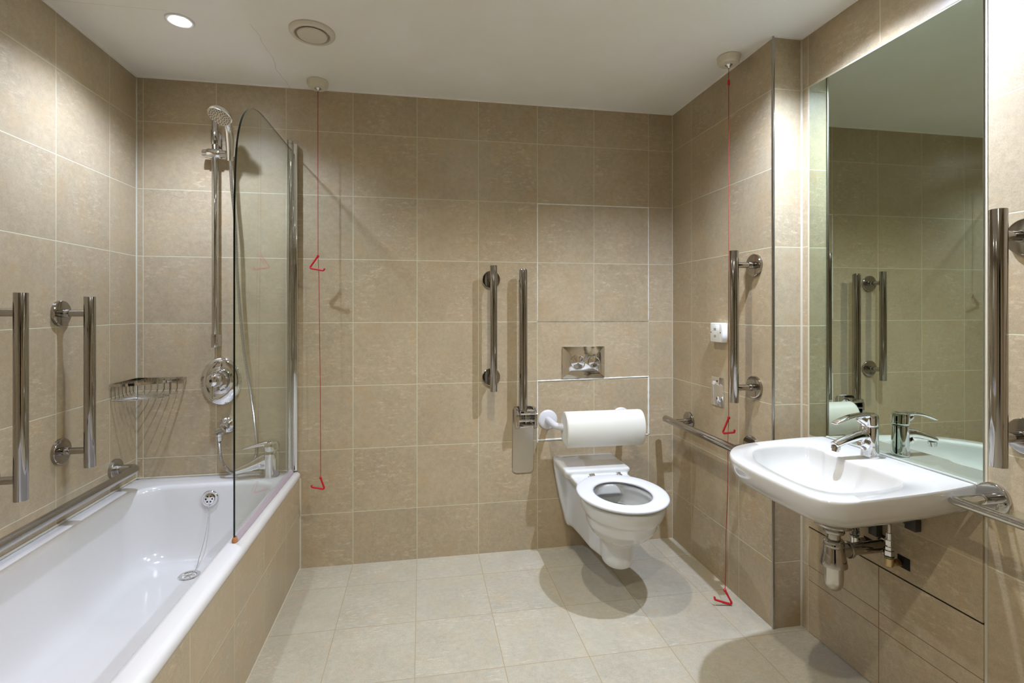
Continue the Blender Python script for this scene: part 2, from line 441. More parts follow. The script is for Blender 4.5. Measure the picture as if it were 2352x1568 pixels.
# silicone along the bath: left wall, back wall; panel edges
bead(11, (XL+.002, .78, .466), (XL+.002, YB-.003, .466), .0045, M['silicone'])
bead(12, (XL, YB-.002, .466), (-.575, YB-.002, .466), .004, M['silicone'])
bead(13, (-.565, YB-.001, 0), (-.565, YB-.001, .428), .0055, M['silicone'])
bead(14, (-.5655, .8, .001), (-.5655, YB-.002, .001), .0035, M['silicone'])

# ------------------------------------------------------------------ glass bath screen
def build_screen():
    t = thing('bath_screen', 'clear hinged glass bath screen with a curved front top corner', 'shower screen', (-.594, 2.1, .464))
    xa, xb, yf, yh = -.5955, -.590, 1.740, 2.428
    prof = [(yf, .482)]
    prof += [(yf, z) for z in (.6, .9, 1.2, 1.45)]
    prof += [(p.x, p.y) for p in catmull([V(1.740, 1.47, 0), V(1.7415, 1.54, 0), V(1.746, 1.64, 0), V(1.7535, 1.72, 0), V(1.768, 1.79, 0), V(1.795, 1.852, 0), V(1.832, 1.899, 0), V(1.885, 1.936, 0), V(1.945, 1.955, 0), V(2.0, 1.962, 0), V(2.06, 1.963, 0)], 8)]
    prof += [(2.2, 1.962), (yh, 1.960), (yh, .482)]
    bm = B(); n = len(prof)
    def lean(y): return (-.600+(y-yf)/(yh-yf)*.008)
    A = [bm.verts.new((lean(y)-.003, y, z)) for y, z in prof]; Bv = [bm.verts.new((lean(y)+.003, y, z)) for y, z in prof]
    f = bm.faces.new(A); f.material_index = 0
    f = bm.faces.new(Bv[::-1]); f.material_index = 0
    for i in range(n):
        j = (i+1) % n; f = bm.faces.new((A[i], Bv[i], Bv[j], A[j])); f.material_index = 1
    link('glass_panel', bm, None, t, mats=[M['glass'], M['glass_edge']], smooth=False)
    bm = B(); cyl(bm, (-.600, 2.436, .470), (-.600, 2.436, 1.985), .0125, n=24); link('hinge_post', bm, M['chrome'], t)
    bm = B(); lathe(bm, (-.600, 2.436, 1.985), (0, 0, 1), [(-.001, .0128), (.003, .0128), (.004, .0115), (.007, .0115), (.008, .0135), (.02, .0135), (.022, .012), (.022, .001)], n=24)
    link('post_cap', bm, M['chrome'], t)
    bm = B(); lathe(bm, (-.600, 2.436, .4665), (0, 0, 1), [(0, .011), (.0045, .011)], n=24); link('post_foot', bm, M['chrome'], t)
    bm = B(); box(bm, -.592, -.570, 2.440, YB-.0005, .472, 1.995, .003); box(bm, -.5935, -.591, 2.446, 2.452, .472, 1.995)
    link('wall_profile', bm, M['chrome_bright'], t)
    bm = B(); s = []
    for y in (yf+.006, yh-.005):
        x = lean(y); s.append([V(x-.0095, y, .4655), V(x+.0095, y, .4655), V(x+.0095, y, .473), V(x+.004, y, .485), V(x-.004, y, .485), V(x-.0095, y, .473)])
    loft(bm, s); link('bottom_seal', bm, M['seal'], t, angle=20)
    bm = B(); lathe(bm, (lean(yf), yf+.003, .4655), (0, 0, 1), [(0, .008), (.008, .0085), (.014, .006), (.017, .001)], n=16); link('seal_end', bm, M['stain'], t)
    return t
build_screen()

# ------------------------------------------------------------------ grab bars
def grab(label, n, disc, tube, R=.0175, so=.095, mt='bar', group='chrome grab bars', flange=.045):
    """n wall normal; disc list of points on the wall; tube (p0, p1) axis ends"""
    n = Vector(n); c = sum((Vector(p) for p in disc), V(0, 0, 0))/len(disc)
    t = thing('grab_bar', label, 'grab bar', c, group)
    bm = B(); cyl(bm, tube[0], tube[1], R, n=40, bev=.0012); link('rail', bm, M[mt], t)
    for p in disc:
        p = Vector(p)
        bm = B(); lathe(bm, p, n, [(0, flange), (.010, flange), (.0118, flange-.002), (.0122, flange-.006), (.0122, .012)], n=48)
        link('wall_flange', bm, M[mt], t)
        bm = B(); cyl(bm, p+n*.008, p+n*(so-.004), .0118, n=28)
        lathe(bm, p+n*.0115, n, [(0, .0145), (.020, .0145), (.0215, .0135), (.0215, .011)], n=28)
        link('post', bm, M[mt], t)
    return t
def vbar(label, n, px, py, z0, z1, d0, d1, **k):
    n = Vector(n); so = k.get('so', .095)
    grab(label, n, [(px, py, d0), (px, py, d1)], ((px+n.x*so, py+n.y*so, z0), (px+n.x*so, py+n.y*so, z1)), **k)
vbar('vertical chrome grab bar on the left wall, close to the shower corner', (1, 0, 0), XL, 1.995, .662, 1.269, .722, 1.210)
vbar('vertical chrome grab bar at the left edge, nearest over the bath', (1, 0, 0), XL, 1.686, .659, 1.273, .720, 1.214)
vbar('short vertical chrome grab bar on the back wall left of the toilet', (0, -1, 0), .346, YB, .826, 1.437, .885, 1.374, so=.093)
vbar('vertical chrome grab bar on the right wall beside the red cord', (-1, 0, 0), XR, 1.804, .851, 1.459, .910, 1.402)
vbar('large near vertical chrome grab bar right of the mirror', (-1, 0, 0), X2, .970, .847, 1.463, .915, 1.400, so=.092, R=.0172)
grab('horizontal chrome grab bar low on the right wall beyond the basin', (-1, 0, 0), [(XR, 2.301, .664), (XR, 1.824, .664)],
     ((XR-.092, 2.376, .664), (XR-.092, 1.765, .664)), so=.092, R=.0165)
# bent satin rail over the bath edge
def bath_rail():
    t = thing('bath_rail', 'satin steel rail with a bent end running low over the bath edge', 'grab rail', (XL, 1.7, .558))
    P = bend([(XL+.004, 2.311, .558), (XL+.090, 2.311, .560), (XL+.090, .95, .556), (XL+.004, .95, .556)], .035, 10)
    bm = B(); sweep(bm, P, .0168, n=32); link('rail', bm, M['steel'], t)
    for y in (2.311, .95):
        bm = B(); lathe(bm, (XL, y, .558), (1, 0, 0), [(0, .043), (.012, .043), (.014, .041), (.0145, .036), (.0145, .016)], n=48)
        lathe(bm, (XL, y, .558), (1, 0, 0), [(.0145, .021), (.022, .021), (.024, .019), (.024, .015)], n=32)
        link('wall_flange', bm, M['steel'], t)
bath_rail()

# ------------------------------------------------------------------ fold-up support rail
def fold_rail():
    t = thing('folding_support_rail', 'chrome drop-down support rail folded up on a hinged steel wall plate', 'support rail', (.508, YB, .55))
    bm = B(); rr = [[V(x, y, z) for x, z in rrect(.4545, .565, .394, .735, .024, 8)] for y in (YB, YB-.004, YB-.0055)]
    rr[2] = [V(x, YB-.0062, z) for x, z in rrect(.4565, .563, .396, .733, .023, 8)]
    loft(bm, rr); link('wall_plate', bm, M['plate_steel'], t)
    for x0, x1 in ((.4595, .4745), (.5515, .5665)):
        bm = B(); pr = [(YB-.005, .735), (YB-.055, .735), (YB-.085, .712), (YB-.090, .70), (YB-.090, .648), (YB-.078, .632), (YB-.05, .63), (YB-.005, .655)]
        loft(bm, [[V(x, y, z) for y, z in pr] for x in (x0, x1)])
        bmesh.ops.bevel(bm, geom=bm.edges[:], offset=.003, segments=2, affect='EDGES'); link('hinge_cheek', bm, M['chrome'], t)
    bm = B(); box(bm, .476, .550, YB-.100, YB-.030, .706, .728, .006); box(bm, .479, .547, YB-.080, YB-.02, .64, .655, .004)
    box(bm, .511, .5145, YB-.06, YB-.02, .65, .71)
    link('hinge_block', bm, M['chrome'], t)
    bm = B(); cyl(bm, (.466, YB-.062, .672), (.560, YB-.062, .672), .007, n=16); link('hinge_pin', bm, M['chrome_bright'], t)
    bm = B(); lathe(bm, (.497, YB-.072, .724), (0, 0, 1), [(0, .0205), (.690, .0205), (.6985, .018), (.7015, .012), (.702, .001)], n=40)
    link('support_tube', bm, M['bar'], t)
    for z in (1.365,):
        bm = B(); lathe(bm, (.479, YB-.072, z), (-1, 0, 0), [(-.004, .006), (.0028, .006), (.0035, .004), (.0035, .001)], n=14); link('buffer', bm, M['rubber'], t)
    return t
fold_rail()

# ------------------------------------------------------------------ flush plate
def flush():
    t = thing('flush_plate', 'chrome dual flush plate on the wall above the toilet', 'flush plate', (.83, YB, .95))
    bm = B()
    rr = []
    for d, y in ((0, 0), (0, .006), (.0012, .0075), (.005, .008), (.008, .0085), (.030, .0115), (.045, .0125)):
        rr.append([V(x, YB-y, z) for x, z in rrect(.7145+d, .9445-d, .868+d*.9, 1.033-d*.9, max(.003, .004), 4)])
    loft(bm, rr); link('plate', bm, M['chrome_bright'], t, angle=22)
    for x, r in ((.797, .040), (.884, .0315)):
        bm = B(); lathe(bm, (x, YB-.0085, .951), (0, -1, 0), [(0, r), (.0065, r), (.0085, r-.0016), (.0085, r-.0032), (.0055, r-.0045), (.006, r*.6), (.0085, .001)], n=48)
        link('flush_button', bm, M['chrome_bright'], t)
flush()

# ------------------------------------------------------------------ toilet
def toilet():
    cx = .830
    t = thing('toilet', 'white wall-hung toilet with an open ring seat and no lid', 'toilet', (cx, YB, .3))
    bm = B()
    Rg = []
    def E(z, a, bb, cyy, e=2.1): Rg.append([V(x, y, z) for x, y in ell(cx, cyy, a, bb, 56, e)])
    # outside, from the foot up
    E(.131, .020, .026, 2.030); E(.132, .046, .060, 2.030); E(.142, .059, .078, 2.029); E(.160, .0635, .084, 2.028); E(.235, .066, .090, 2.028)
    E(.256, .074, .102, 2.026); E(.268, .094, .124, 2.012); E(.290, .118, .148, 2.000); E(.325, .138, .171, 1.989); E(.358, .146, .182, 1.984)
    E(.370, .150, .187, 1.982); E(.378, .157, .194, 1.980); E(.395, .164, .201, 1.978); E(.418, .169, .206, 1.976); E(.434, .169, .206, 1.976); E(.441, .164, .201, 1.976)
    # over the rim into the bowl
    E(.441, .128, .158, 1.965); E(.430, .120, .150, 1.965); E(.405, .126, .156, 1.967); E(.375, .120, .152, 1.980); E(.345, .100, .137, 2.002); E(.300, .066, .095, 2.03); E(.26, .050, .062, 2.02); E(.235, .040, .05, 2.03); E(.232, .01, .015, 2.03)
    loft(bm, Rg)
    def sec(y, hw, z0, z1, r): return [V(cx+x, y, z) for x, z in rrect(-hw, hw, z0, z1, r, 6)]
    loft(bm, [sec(2.462, .108, .125, .45, .03), sec(2.38, .092, .126, .45, .03), sec(2.28, .085, .128, .44, .03), sec(2.20, .082, .130, .41, .03), sec(2.155, .080, .131, .34, .03), sec(2.10, .068, .133, .25, .03), sec(2.05, .058, .134, .22, .03)])
    # wall flange, tapering downwards
    fl = []
    for z, hw, d in ((.474, .158, .03), (.462, .163, .05), (.42, .160, .052), (.34, .146, .056), (.26, .130, .058), (.19, .112, .058), (.135, .098, .055), (.122, .088, .045)):
        fl.append([V(cx-.004+x, y, z) for x, y in rrect(-hw, hw, YB-d, YB, .015, 6)])
    loft(bm, fl)
    # raised deck at the wall and the lower seat ledge, narrowing gusset below
    loft(bm, [[V(cx-.004+x, y, z) for x, y in rrect(-w, w, y0, YB, .018, 6)] for z, w, y0 in ((.400, .10, 2.33), (.425, .155, 2.25), (.452, .162, 2.232), (.466, .162, 2.232), (.471, .155, 2.240))])
    loft(bm, [[V(cx+x, y, z) for x, y in rrect(-w, w, 2.105, 2.30, .02, 6)] for z, w in ((.395, .11), (.42, .138), (.438, .142), (.4445, .136))])
    body = link('bowl', bm, M['ceramic'], t)
    remesh(body, .0048, 9, .5)
    bm = B(); lathe(bm, (cx, 2.012, .338), (0, 0, 1), [(0, .088), (.012, .100), (.0122, .001)], n=40, sy=1.31)
    link('water', bm, M['water'], t)
    # ring seat
    bm = B(); so = []
    zc = .4545; th = .010; n = 72
    outer = (.187, .216, 1.972); hole = (.117, .139, 1.964)
    mid = []
    for k in range(n):
        a = 2*PI*k/n; c, s = math.cos(a), math.sin(a)
        flat = 1.0
        po = V(cx+outer[0]*c, outer[2]+outer[1]*s, 0); pi = V(cx+hole[0]*c, hole[2]+hole[1]*s, 0)
        m_ = (po+pi)/2; h = (po-pi)/2
        ring = []
        for q in range(20):
            b_ = 2*PI*q/20; cc, ss = math.cos(b_), math.sin(b_)
            e = 2/3.6
            ring.append(m_+h*(math.copysign(abs(cc)**e, cc))+V(0, 0, zc+th*math.copysign(abs(ss)**(2/2.2), ss)))
        mid.append(ring)
    loft(bm, mid+[mid[0]], False, False); bmesh.ops.remove_doubles(bm, verts=bm.verts[:], dist=1e-5)
    seat = link('seat', bm, M['seat'], t)
    for a in (PI*1.25, PI*1.75, PI*.35, PI*.65):
        bm = B(); x = cx+.150*math.cos(a); y = 1.968+.178*math.sin(a); box(bm, x-.012, x+.012, y-.007, y+.007, .438, .449, .002)
        link('seat_buffer', bm, M['white_plastic'], seat)
    # hinges
    for x, k in ((.775, 1), (.905, .8)):
        bm = B(); lathe(bm, (x, 2.205, .444), (0, 0, 1), [(0, .013), (.004, .013), (.005, .010), (.005, .001)], n=20)
        cyl(bm, (x-.010*k, 2.196, .457), (x+.016*k, 2.196, .457), .0075, n=16, bev=.001)
        box(bm, x-.004, x+.014*k, 2.165, 2.20, .4515, .4625, .003)
        link('hinge', bm, M['chrome_bright'], t)
    return t
toilet()

# ------------------------------------------------------------------ padded backrest
def backrest():
    t = thing('padded_backrest', 'white rail holding a cream padded roll above the toilet', 'backrest', (.84, YB, .66))
    zc = .660; yc = 2.288
    for x in (.640, 1.036):
        bm = B(); lathe(bm, (x, YB, zc), (0, -1, 0), [(0, .050), (.003, .050), (.006, .047), (.010, .040), (.011, .022)], n=40); link('wall_flange', bm, M['white_metal'], t)
    P = bend([(.640, YB-.002, zc), (.640, yc, zc), (1.036, yc, zc), (1.036, YB-.002, zc)], .065, 10)
    bm = B(); sweep(bm, P, .0165, n=24); link('rail', bm, M['white_metal'], t)
    bm = B(); prof = []
    for k in range(22):  # round roll
        a = math.radians(-20+k*(230/21)); prof.append((yc-.022-.062*math.cos(a), zc-.002+.082*math.sin(a)))
    prof = [(yc-.056, zc-.083), (yc-.071, zc-.060)]+prof+[(yc+.030, zc-.060), (yc-.02, zc-.073)]
    cxm = sum(p[0] for p in prof)/len(prof); czm = sum(p[1] for p in prof)/len(prof)
    rr = []
    for x, s in ((.668, .86), (.6665, .93), (.668, .975), (.674, 1.0), (1.040, 1.0), (1.048, .985), (1.052, .955), (1.052, .90)):
        rr.append([V(x, cxm+(y-cxm)*s, czm+(z-czm)*s) for y, z in prof])
    loft(bm, rr); pd = link('pad', bm, M['pad'], t, angle=40)
    bm = B(); sweep(bm, [V(.6715, cxm+(y-cxm)*1.004, czm+(z-czm)*1.004) for y, z in prof[1:-1]], .0016, n=6); link('piping', bm, M['pad'], pd)
backrest()

# ------------------------------------------------------------------ small wall plates on the right wall
def socket():
    t = thing('data_socket', 'small white telephone socket on the right wall behind the red cord', 'socket', (XR, 2.028, 1.121))
    bm = B(); box(bm, XR-.032, XR, 1.985, 2.071, 1.078, 1.164, .005, 3); link('back_box', bm, M['white_plastic'], t)
    bm = B(); box(bm, XR-.0345, XR-.031, 2.003, 2.053, 1.088, 1.154, .0015); link('insert', bm, M['white_plastic'], t)
    bm = B(); box(bm, XR-.0352, XR-.034, 2.020, 2.038, 1.130, 1.141); box(bm, XR-.0352, XR-.034, 2.022, 2.036, 1.099, 1.111); link('socket_port', bm, M['clear_silicone'], t)
    for y in (1.993, 2.063):
        bm = B(); cyl(bm, (XR-.0326, y, 1.121), (XR-.031, y, 1.121), .0028, n=10); link('screw', bm, M['dark'], t)
    t = thing('reset_plate', 'mirror-finish blank metal plate low on the right wall under the socket', 'wall plate', (XR, 2.058, .852))
    bm = B(); box(bm, XR-.006, XR, 2.011, 2.105, .786, .918, .0015); link('plate', bm, M['chrome_bright'], t)
    bm = B(); lathe(bm, (XR-.006, 2.080, .888), (-1, 0, 0), [(0, .0095), (.004, .0095), (.0055, .007), (.0058, .001)], n=24); link('button', bm, M['white_plastic'], t)
    bm = B(); lathe(bm, (XR-.006, 2.058, .899), (-1, 0, 0), [(0, .0042), (.0012, .004), (.0013, .001)], n=16); link('indicator', bm, M['dark'], t)
    bm = B(); box(bm, XR-.0072, XR-.006, 2.0565, 2.0595, .815, .826)
    link('keyhole', bm, M['dark'], t)
socket()

# ------------------------------------------------------------------ ceiling fittings
def pull_cord(label, x, y, tri_hi, tri_lo, path, group, connector=None):
    s = thing('ceiling_pull_switch', label, 'pull switch', (x, y, CZ), 'ceiling pull switches')
    bm = B(); lathe(bm, (x, y, CZ), (0, 0, -1), [(0, .044), (.004, .046), (.022, .043), (.030, .040), (.033, .036), (.0335, .001)], n=48); link('switch_body', bm, M['cream_plastic'], s)
    bm = B(); lathe(bm, (x, y, CZ-.033), (0, 0, -1), [(0, .015), (.002, .015), (.004, .012), (.010, .005), (.016, .004), (.017, .001)], n=24); link('cord_grommet', bm, M['chrome'], s)
    bm = B(); sweep(bm, catmull(path, 10), .0013, n=8); link('cord', bm, M['red_cord'], s)
    if connector:
        bm = B(); lathe(bm, (x, y, connector), (0, 0, -1), [(0, .0025), (.003, .0048), (.020, .0048), (.024, .0025)], n=14); link('connector', bm, M['red'], s)
    for tri in (tri_hi, tri_lo):
        bm = B(); P = bend([Vector(p) for p in tri], .006, 5); sweep(bm, P, .0042, n=12)
        lathe(bm, Vector(tri[0])+V(0, 0, .006), (0, 0, -1), [(0, .003), (.003, .006), (.009, .006), (.012, .003)], n=12)
        link('pull_triangle', bm, M['red'], s)
    return s
sx, sy = -.467, 2.385
pull_cord('ceiling pull switch with a red emergency cord near the bath screen', sx, sy,
          [(sx, sy, 1.468), (sx-.034, sy+.004, 1.418), (sx-.032, sy+.002, 1.412), (sx+.026, sy-.004, 1.402), (sx+.030, sy-.004, 1.412)],
          [(sx+.012, sy, .452), (sx+.028, sy, .405), (sx+.024, sy, .400), (sx-.026, sy, .412), (sx-.028, sy, .420)],
          [(sx, sy, 2.235), (sx, sy, 1.9), (sx+.001, sy, 1.475), (sx+.004, sy, 1.38), (sx+.010, sy, .9), (sx+.012, sy, .455)], None)
sx, sy = 1.255, 1.868
pull_cord('ceiling pull switch with a red emergency cord beside the basin reaching the floor', sx, sy,
          [(sx, sy, .775), (sx-.006, sy+.030, .712), (sx-.006, sy+.028, .704), (sx+.004, sy-.030, .722), (sx+.004, sy-.034, .734)],
          [(sx-.016, sy+.002, .062), (sx+.008, sy-.008, .014), (sx+.006, sy-.006, .006), (sx-.060, sy+.004, .026), (sx-.062, sy+.004, .038)],
          [(sx, sy, 2.235), (sx, sy, 1.6), (sx-.001, sy, 1.0), (sx, sy, .775), (sx-.003, sy, .70), (sx-.004, sy, .5), (sx-.012, sy, .3), (sx-.013, sy, .16), (sx-.017, sy, .065)], None, 2.175)
t = thing('ceiling_vent', 'round cream air vent in the ceiling', 'vent', (-.405, 1.967, CZ))
b = B(); lathe(b, (-.405, 1.967, CZ), (0, 0, -1), [(0, .083), (.005, .083), (.012, .078), (.015, .071), (.014, .064), (.005, .060), (.002, .060), (.002, .001)], n=64); link('vent_frame', b, M['vent'], t)
b = B(); lathe(b, (-.405, 1.967, CZ-.002), (0, 0, -1), [(0, .030), (.006, .030), (.008, .053), (.012, .0545), (.015, .052), (.0165, .040), (.018, .001)], n=64); link('vent_disc', b, M['vent'], t)
for i, (x, y, pw, lcol, lab) in enumerate(DOWN):
    t = thing('ceiling_downlight', lab, 'downlight', (x, y, CZ), 'recessed ceiling downlights')
    b = B(); lathe(b, (x, y, CZ), (0, 0, -1), [(0, .047), (.003, .047), (.005, .044), (.0045, .036), (.001, .031), (.001, .001)], n=48); link('trim_ring', b, M['lamp_white'], t)
    b = B(); lathe(b, (x, y, CZ-.001), (0, 0, -1), [(0, .028), (.0025, .027), (.003, .001)], n=32); link('lens', b, M['lamp'], t)
    ld = bpy.data.lights.new('bulb', 'SPOT'); ld.energy = pw; ld.color = lcol; ld.shadow_soft_size = .018
    ld.spot_size = math.radians(138); ld.spot_blend = .72
    lo = bpy.data.objects.new('bulb', ld); C.objects.link(lo); lo.parent = t; lo.matrix_parent_inverse = Matrix.Translation(-t.location); lo.location = (x, y, CZ-.012)

# ------------------------------------------------------------------ shower: riser rail, handset, hose, mixer, outlet
def shower():
    t = thing('shower_riser', 'chrome shower riser rail with a slider on the back wall', 'shower rail', (-.916, YB, 1.5))
    rx, ry = -.916, 2.4235
    bm = B(); cyl(bm, (rx, ry, 1.056), (rx, ry, 2.075), .0132, n=28, bev=.001); link('rail', bm, M['chrome'], t)
    for z0, z1 in ((1.054, 1.112), (1.965, 2.030)):
        bm = B(); cyl(bm, (rx, ry, z0), (rx, ry, z1), .0165, n=28, bev=.001); box(bm, rx-.008, rx+.010, ry, YB, z0+.002, z1-.002, .004); link('wall_bracket', bm, M['chrome'], t)
    bm = B(); lathe(bm, (rx-.050, ry, 1.925), (1, 0, 0), [(0, .0165), (.001, .0175), (.020, .0175), (.021, .0205), (.024, .022), (.072, .022), (.075, .0205), (.076, .0165), (.098, .0165), (.099, .014)], n=32)
    link('slider', bm, M['chrome_bright'], t)
    bm = B(); P0 = V(-.846, 2.405, 1.925); lathe(bm, V(-.842, 2.405, 1.945), V(.05, .05, -1), [(0, .0175), (.045, .0155), (.046, .001)], n=20); cyl(bm, (rx+.045, ry, 1.925), (-.845, 2.41, 1.925), .011, n=16)
    link('handset_holder', bm, M['chrome'], t)
    # handset
    h = thing('shower_handset', 'chrome shower handset with a round nozzle face, held on the riser', 'shower head', (-.845, 2.38, 1.93))
    hc = V(-.838, 2.262, 2.035); nn = V(-.20, -.45, -.87).normalized()
    P = catmull([V(-.845, 2.402, 1.888), V(-.842, 2.398, 1.930), V(-.838, 2.378, 1.985), V(-.836, 2.345, 2.035), hc-nn*.030], 8)
    bm = B(); k = len(P); rad = [.0125+.0065*math.sin(min(1, i/(k*.6))*PI*.75) for i in range(k)]
    sweep(bm, P, rad, n=24)
    link('handle', bm, M['chrome_bright'], h)
    bm = B(); lathe(bm, hc-nn*.034, nn, [(0, .008), (.004, .020), (.010, .036), (.018, .046), (.026, .0495), (.032, .0490), (.034, .0465), (.034, .001)], n=48); link('head_shell', bm, M['chrome_bright'], h)
    bm = B(); lathe(bm, hc-nn*.001, nn, [(0, .0455), (.0025, .045), (.0032, .001)], n=48); face = link('nozzle_face', bm, M['plate_steel'], h)
    bm = B(); u, v = frame(nn)
    for r, cnt in ((.012, 6), (.021, 11), (.030, 16), (.039, 20)):
        for q in range(cnt):
            a = 2*PI*q/cnt+r*40; p = hc+(u*math.cos(a)+v*math.sin(a))*r; cyl(bm, p+nn*.0015, p+nn*.0036, .0014, n=6)
    link('nozzles', bm, M['rubber'], face)
    # hose
    hp = [(-.845, 2.402, 1.890), (-.843, 2.402, 1.86), (-.838, 2.402, 1.772), (-.824, 2.405, 1.596), (-.815, 2.41, 1.342), (-.791, 2.41, 1.049), (-.762, 2.41, .852), (-.738, 2.41, .654), (-.736, 2.41, .590), (-.748, 2.412, .540),
          (-.773, 2.415, .503), (-.806, 2.415, .485), (-.833, 2.412, .486), (-.864, 2.406, .512), (-.881, 2.400, .553), (-.888, 2.400, .612), (-.889, 2.402, .648)]
    P = resample(catmull(hp, 24), .0026); bm = B()
    sweep(bm, P, [.0082 if i % 2 else .0060 for i in range(len(P))], n=12)
    hs = link('shower_hose', bm, M['chrome'], smooth=True, angle=24)
    tag(hs, 'long ribbed chrome shower hose hanging from the handset behind the glass', 'shower hose')
    # wall outlet elbow
    o = thing('hose_outlet', 'round chrome wall outlet that the shower hose screws into', 'wall outlet', (-.888, YB, .692))
    bm = B(); lathe(bm, (-.882, YB, .692), (0, -1, 0), [(0, .038), (.004, .038), (.010, .034), (.016, .024), (.020, .017), (.05, .016)], n=36); link('cover', bm, M['chrome_bright'], o)
    bm = B(); lathe(bm, (-.889, YB-.045, .676), (-.1, -1, 0), [(-.010, .006), (-.004, .017), (.010, .0205), (.024, .0205), (.028, .018), (.028, .001)], n=28)
    lathe(bm, (-.889, 2.402, .668), (0, 0, -1), [(0, .013), (.010, .0125), (.012, .0115), (.013, .013), (.030, .012), (.031, .008)], n=20); link('elbow', bm, M['chrome_bright'], o)
    # mixer valve
    mx = thing('shower_mixer', 'oval chrome shower mixer valve with a lever knob', 'shower valve', (-.907, YB, .894))
    c = V(-.907, YB, .894)
    bm = B(); lathe(bm, c, (0, -1, 0), [(0, .108), (.004, .108), (.008, .104), (.012, .094), (.015, .078), (.0155, .05)], n=64, sx=.81, sy=1, up=(0, 0, 1)); link('wall_plate', bm, M['chrome_bright'], mx)
    bm = B(); lathe(bm, c+V(.0, 0, .006), (0, -1, 0), [(.012, .064), (.022, .062), (.026, .056), (.028, .050), (.044, .048), (.050, .042), (.052, .03)], n=48, sx=.9, up=(0, 0, 1)); link('temperature_ring', bm, M['chrome'], mx)
    bm = B(); lathe(bm, c+V(-.002, 0, .012), (-.08, -1, 0), [(.045, .030), (.060, .032), (.080, .030), (.090, .024), (.094, .014), (.0955, .001)], n=40)
    sweep(bm, [c+V(-.006, -.082, -.004), c+V(-.007, -.088, -.022), c+V(-.007, -.090, -.045), c+V(-.006, -.092, -.066)], [(.009, .007), (.009, .007), (.0075, .005), (.006, .004)], n=16)
    kb = link('knob', bm, M['chrome_bright'], mx)
    bm = B(); lathe(bm, c+V(-.010, -.0935, .014), (-.1, -1, 0), [(0, .007), (.0025, .006), (.003, .001)], n=16); link('knob_cap', bm, M['dark'], kb)
shower()

# ------------------------------------------------------------------ bath tap
def bath_tap():
    t = thing('bath_tap', 'chrome single-lever bath mixer tap on the bath corner by the screen', 'tap', (-.662, 2.398, .464))
    bx, by, bz = -.668, 2.398, .463
    bm = B()
    lathe(bm, (bx, by, bz), (0, 0, 1), [(0, .033), (.004, .034), (.02, .032), (.05, .032), (.09, .0335), (.112, .033), (.124, .030)], n=36)
    P = catmull([V(bx, by, bz+.085), V(bx-.035, by-.004, bz+.076), V(bx-.09, by-.012, bz+.056), V(bx-.150, by-.020, bz+.040)], 8)
    k = len(P); sweep(bm, P, [(.026-.012*i/k, .042-.031*i/k) for i in range(k)], n=24)
    P = catmull([V(bx+.004, by, bz+.02), V(bx-.014, by, bz+.055), V(bx-.050, by-.006, bz+.062)], 6); sweep(bm, P, .023, n=18)
    body = link('body', bm, M['chrome_bright'], t); remesh(body, .0022, 6, .5)
    bm = B(); lathe(bm, (bx-.148, by-.020, bz+.034), (-.1, 0, -1), [(0, .011), (.012, .0108), (.013, .009)], n=20); link('aerator', bm, M['chrome'], t)
    bm = B(); lathe(bm, (bx, by, bz+.128), (-.10, 0, 1), [(-.006, .029), (-.003, .0335), (.018, .034), (.028, .032), (.036, .026), (.040, .015), (.041, .001)], n=36)
    P = catmull([V(bx+.004, by, bz+.156), V(bx-.03, by-.002, bz+.155), V(bx-.075, by-.006, bz+.146), V(bx-.122, by-.010, bz+.136)], 8); k = len(P)
    sweep(bm, P, [(.027-.015*(i/k), .019-.016*i/k) for i in range(k)], n=20)
    lv = link('lever', bm, M['chrome_bright'], t); remesh(lv, .002, 4, .5)
bath_tap()

# ------------------------------------------------------------------ corner wire basket
def basket():
    t = thing('corner_basket', 'chrome wire soap basket fitted in the shower corner', 'wire basket', (XL+.07, YB-.07, .85))
    zr, zb = .912, .845; A = .195
    cx0, cy0 = XL+.004, YB-.004
    pl = V(cx0, cy0-A, zr); pr = V(cx0+A+.008, cy0, zr)
    def band(bm, P, h=.0055, th=.0016):
        rings = []
        for i, p in enumerate(P):
            d = (P[min(i+1, len(P)-1)]-P[max(i-1, 0)]); d.z = 0; nrm = V(d.y, -d.x, 0).normalized()
            rings.append([p+nrm*th+V(0, 0, h), p+nrm*th-V(0, 0, h), p-nrm*th-V(0, 0, h), p-nrm*th+V(0, 0, h)])
        loft(bm, rings)
    bm = B()
    front = [pl.lerp(pr, i/28)+V(.036, -.036, 0)*math.sin(PI*(i/28)**.85)**.8 for i in range(29)]
    band(bm, front)
    band(bm, [V(cx0+A-.004, cy0-.001, zr), V(cx0+.004, cy0-.001, zr), V(cx0+.001, cy0-.004, zr), V(cx0+.001, cy0-A+.012, zr)])
    link('rim', bm, M['chrome'], t)
    for k in range(7):
        d = .030+k*.0265
        a = V(cx0+.002, cy0-d, zr); c = V(cx0+d+.004, cy0-.002, zr)
        bul = .034*(k/6)**2; mm = (a+c)/2+V(bul, -bul, zb-zr)
        q0 = V(cx0+.004, cy0-d, zb); q1 = V(cx0+d, cy0-.004, zb)
        P = [a, a+V(0, 0, -.045)]+catmull([q0+V(0, 0, .012), q0+V(.010, .006, 0), mm, q1+V(-.006, -.010, 0), q1+V(0, 0, .012)], 5)+[c+V(0, 0, -.045), c]
        bm = B(); sweep(bm, P, .0016, n=8); link('basket_wire', bm, M['chrome'], t)
    # front uprights
    for f in (.30, .72):
        i = int(f*len(front)); p = front[i]; q = p+V(-.012, .012, zb-zr-.002)
        bm = B(); sweep(bm, catmull([p, p+V(0, 0, -.05), p+V(-.004, .004, -.064), q+V(-.02, .02, 0)], 5), .0016, n=8); link('basket_wire', bm, M['chrome'], t)
basket()

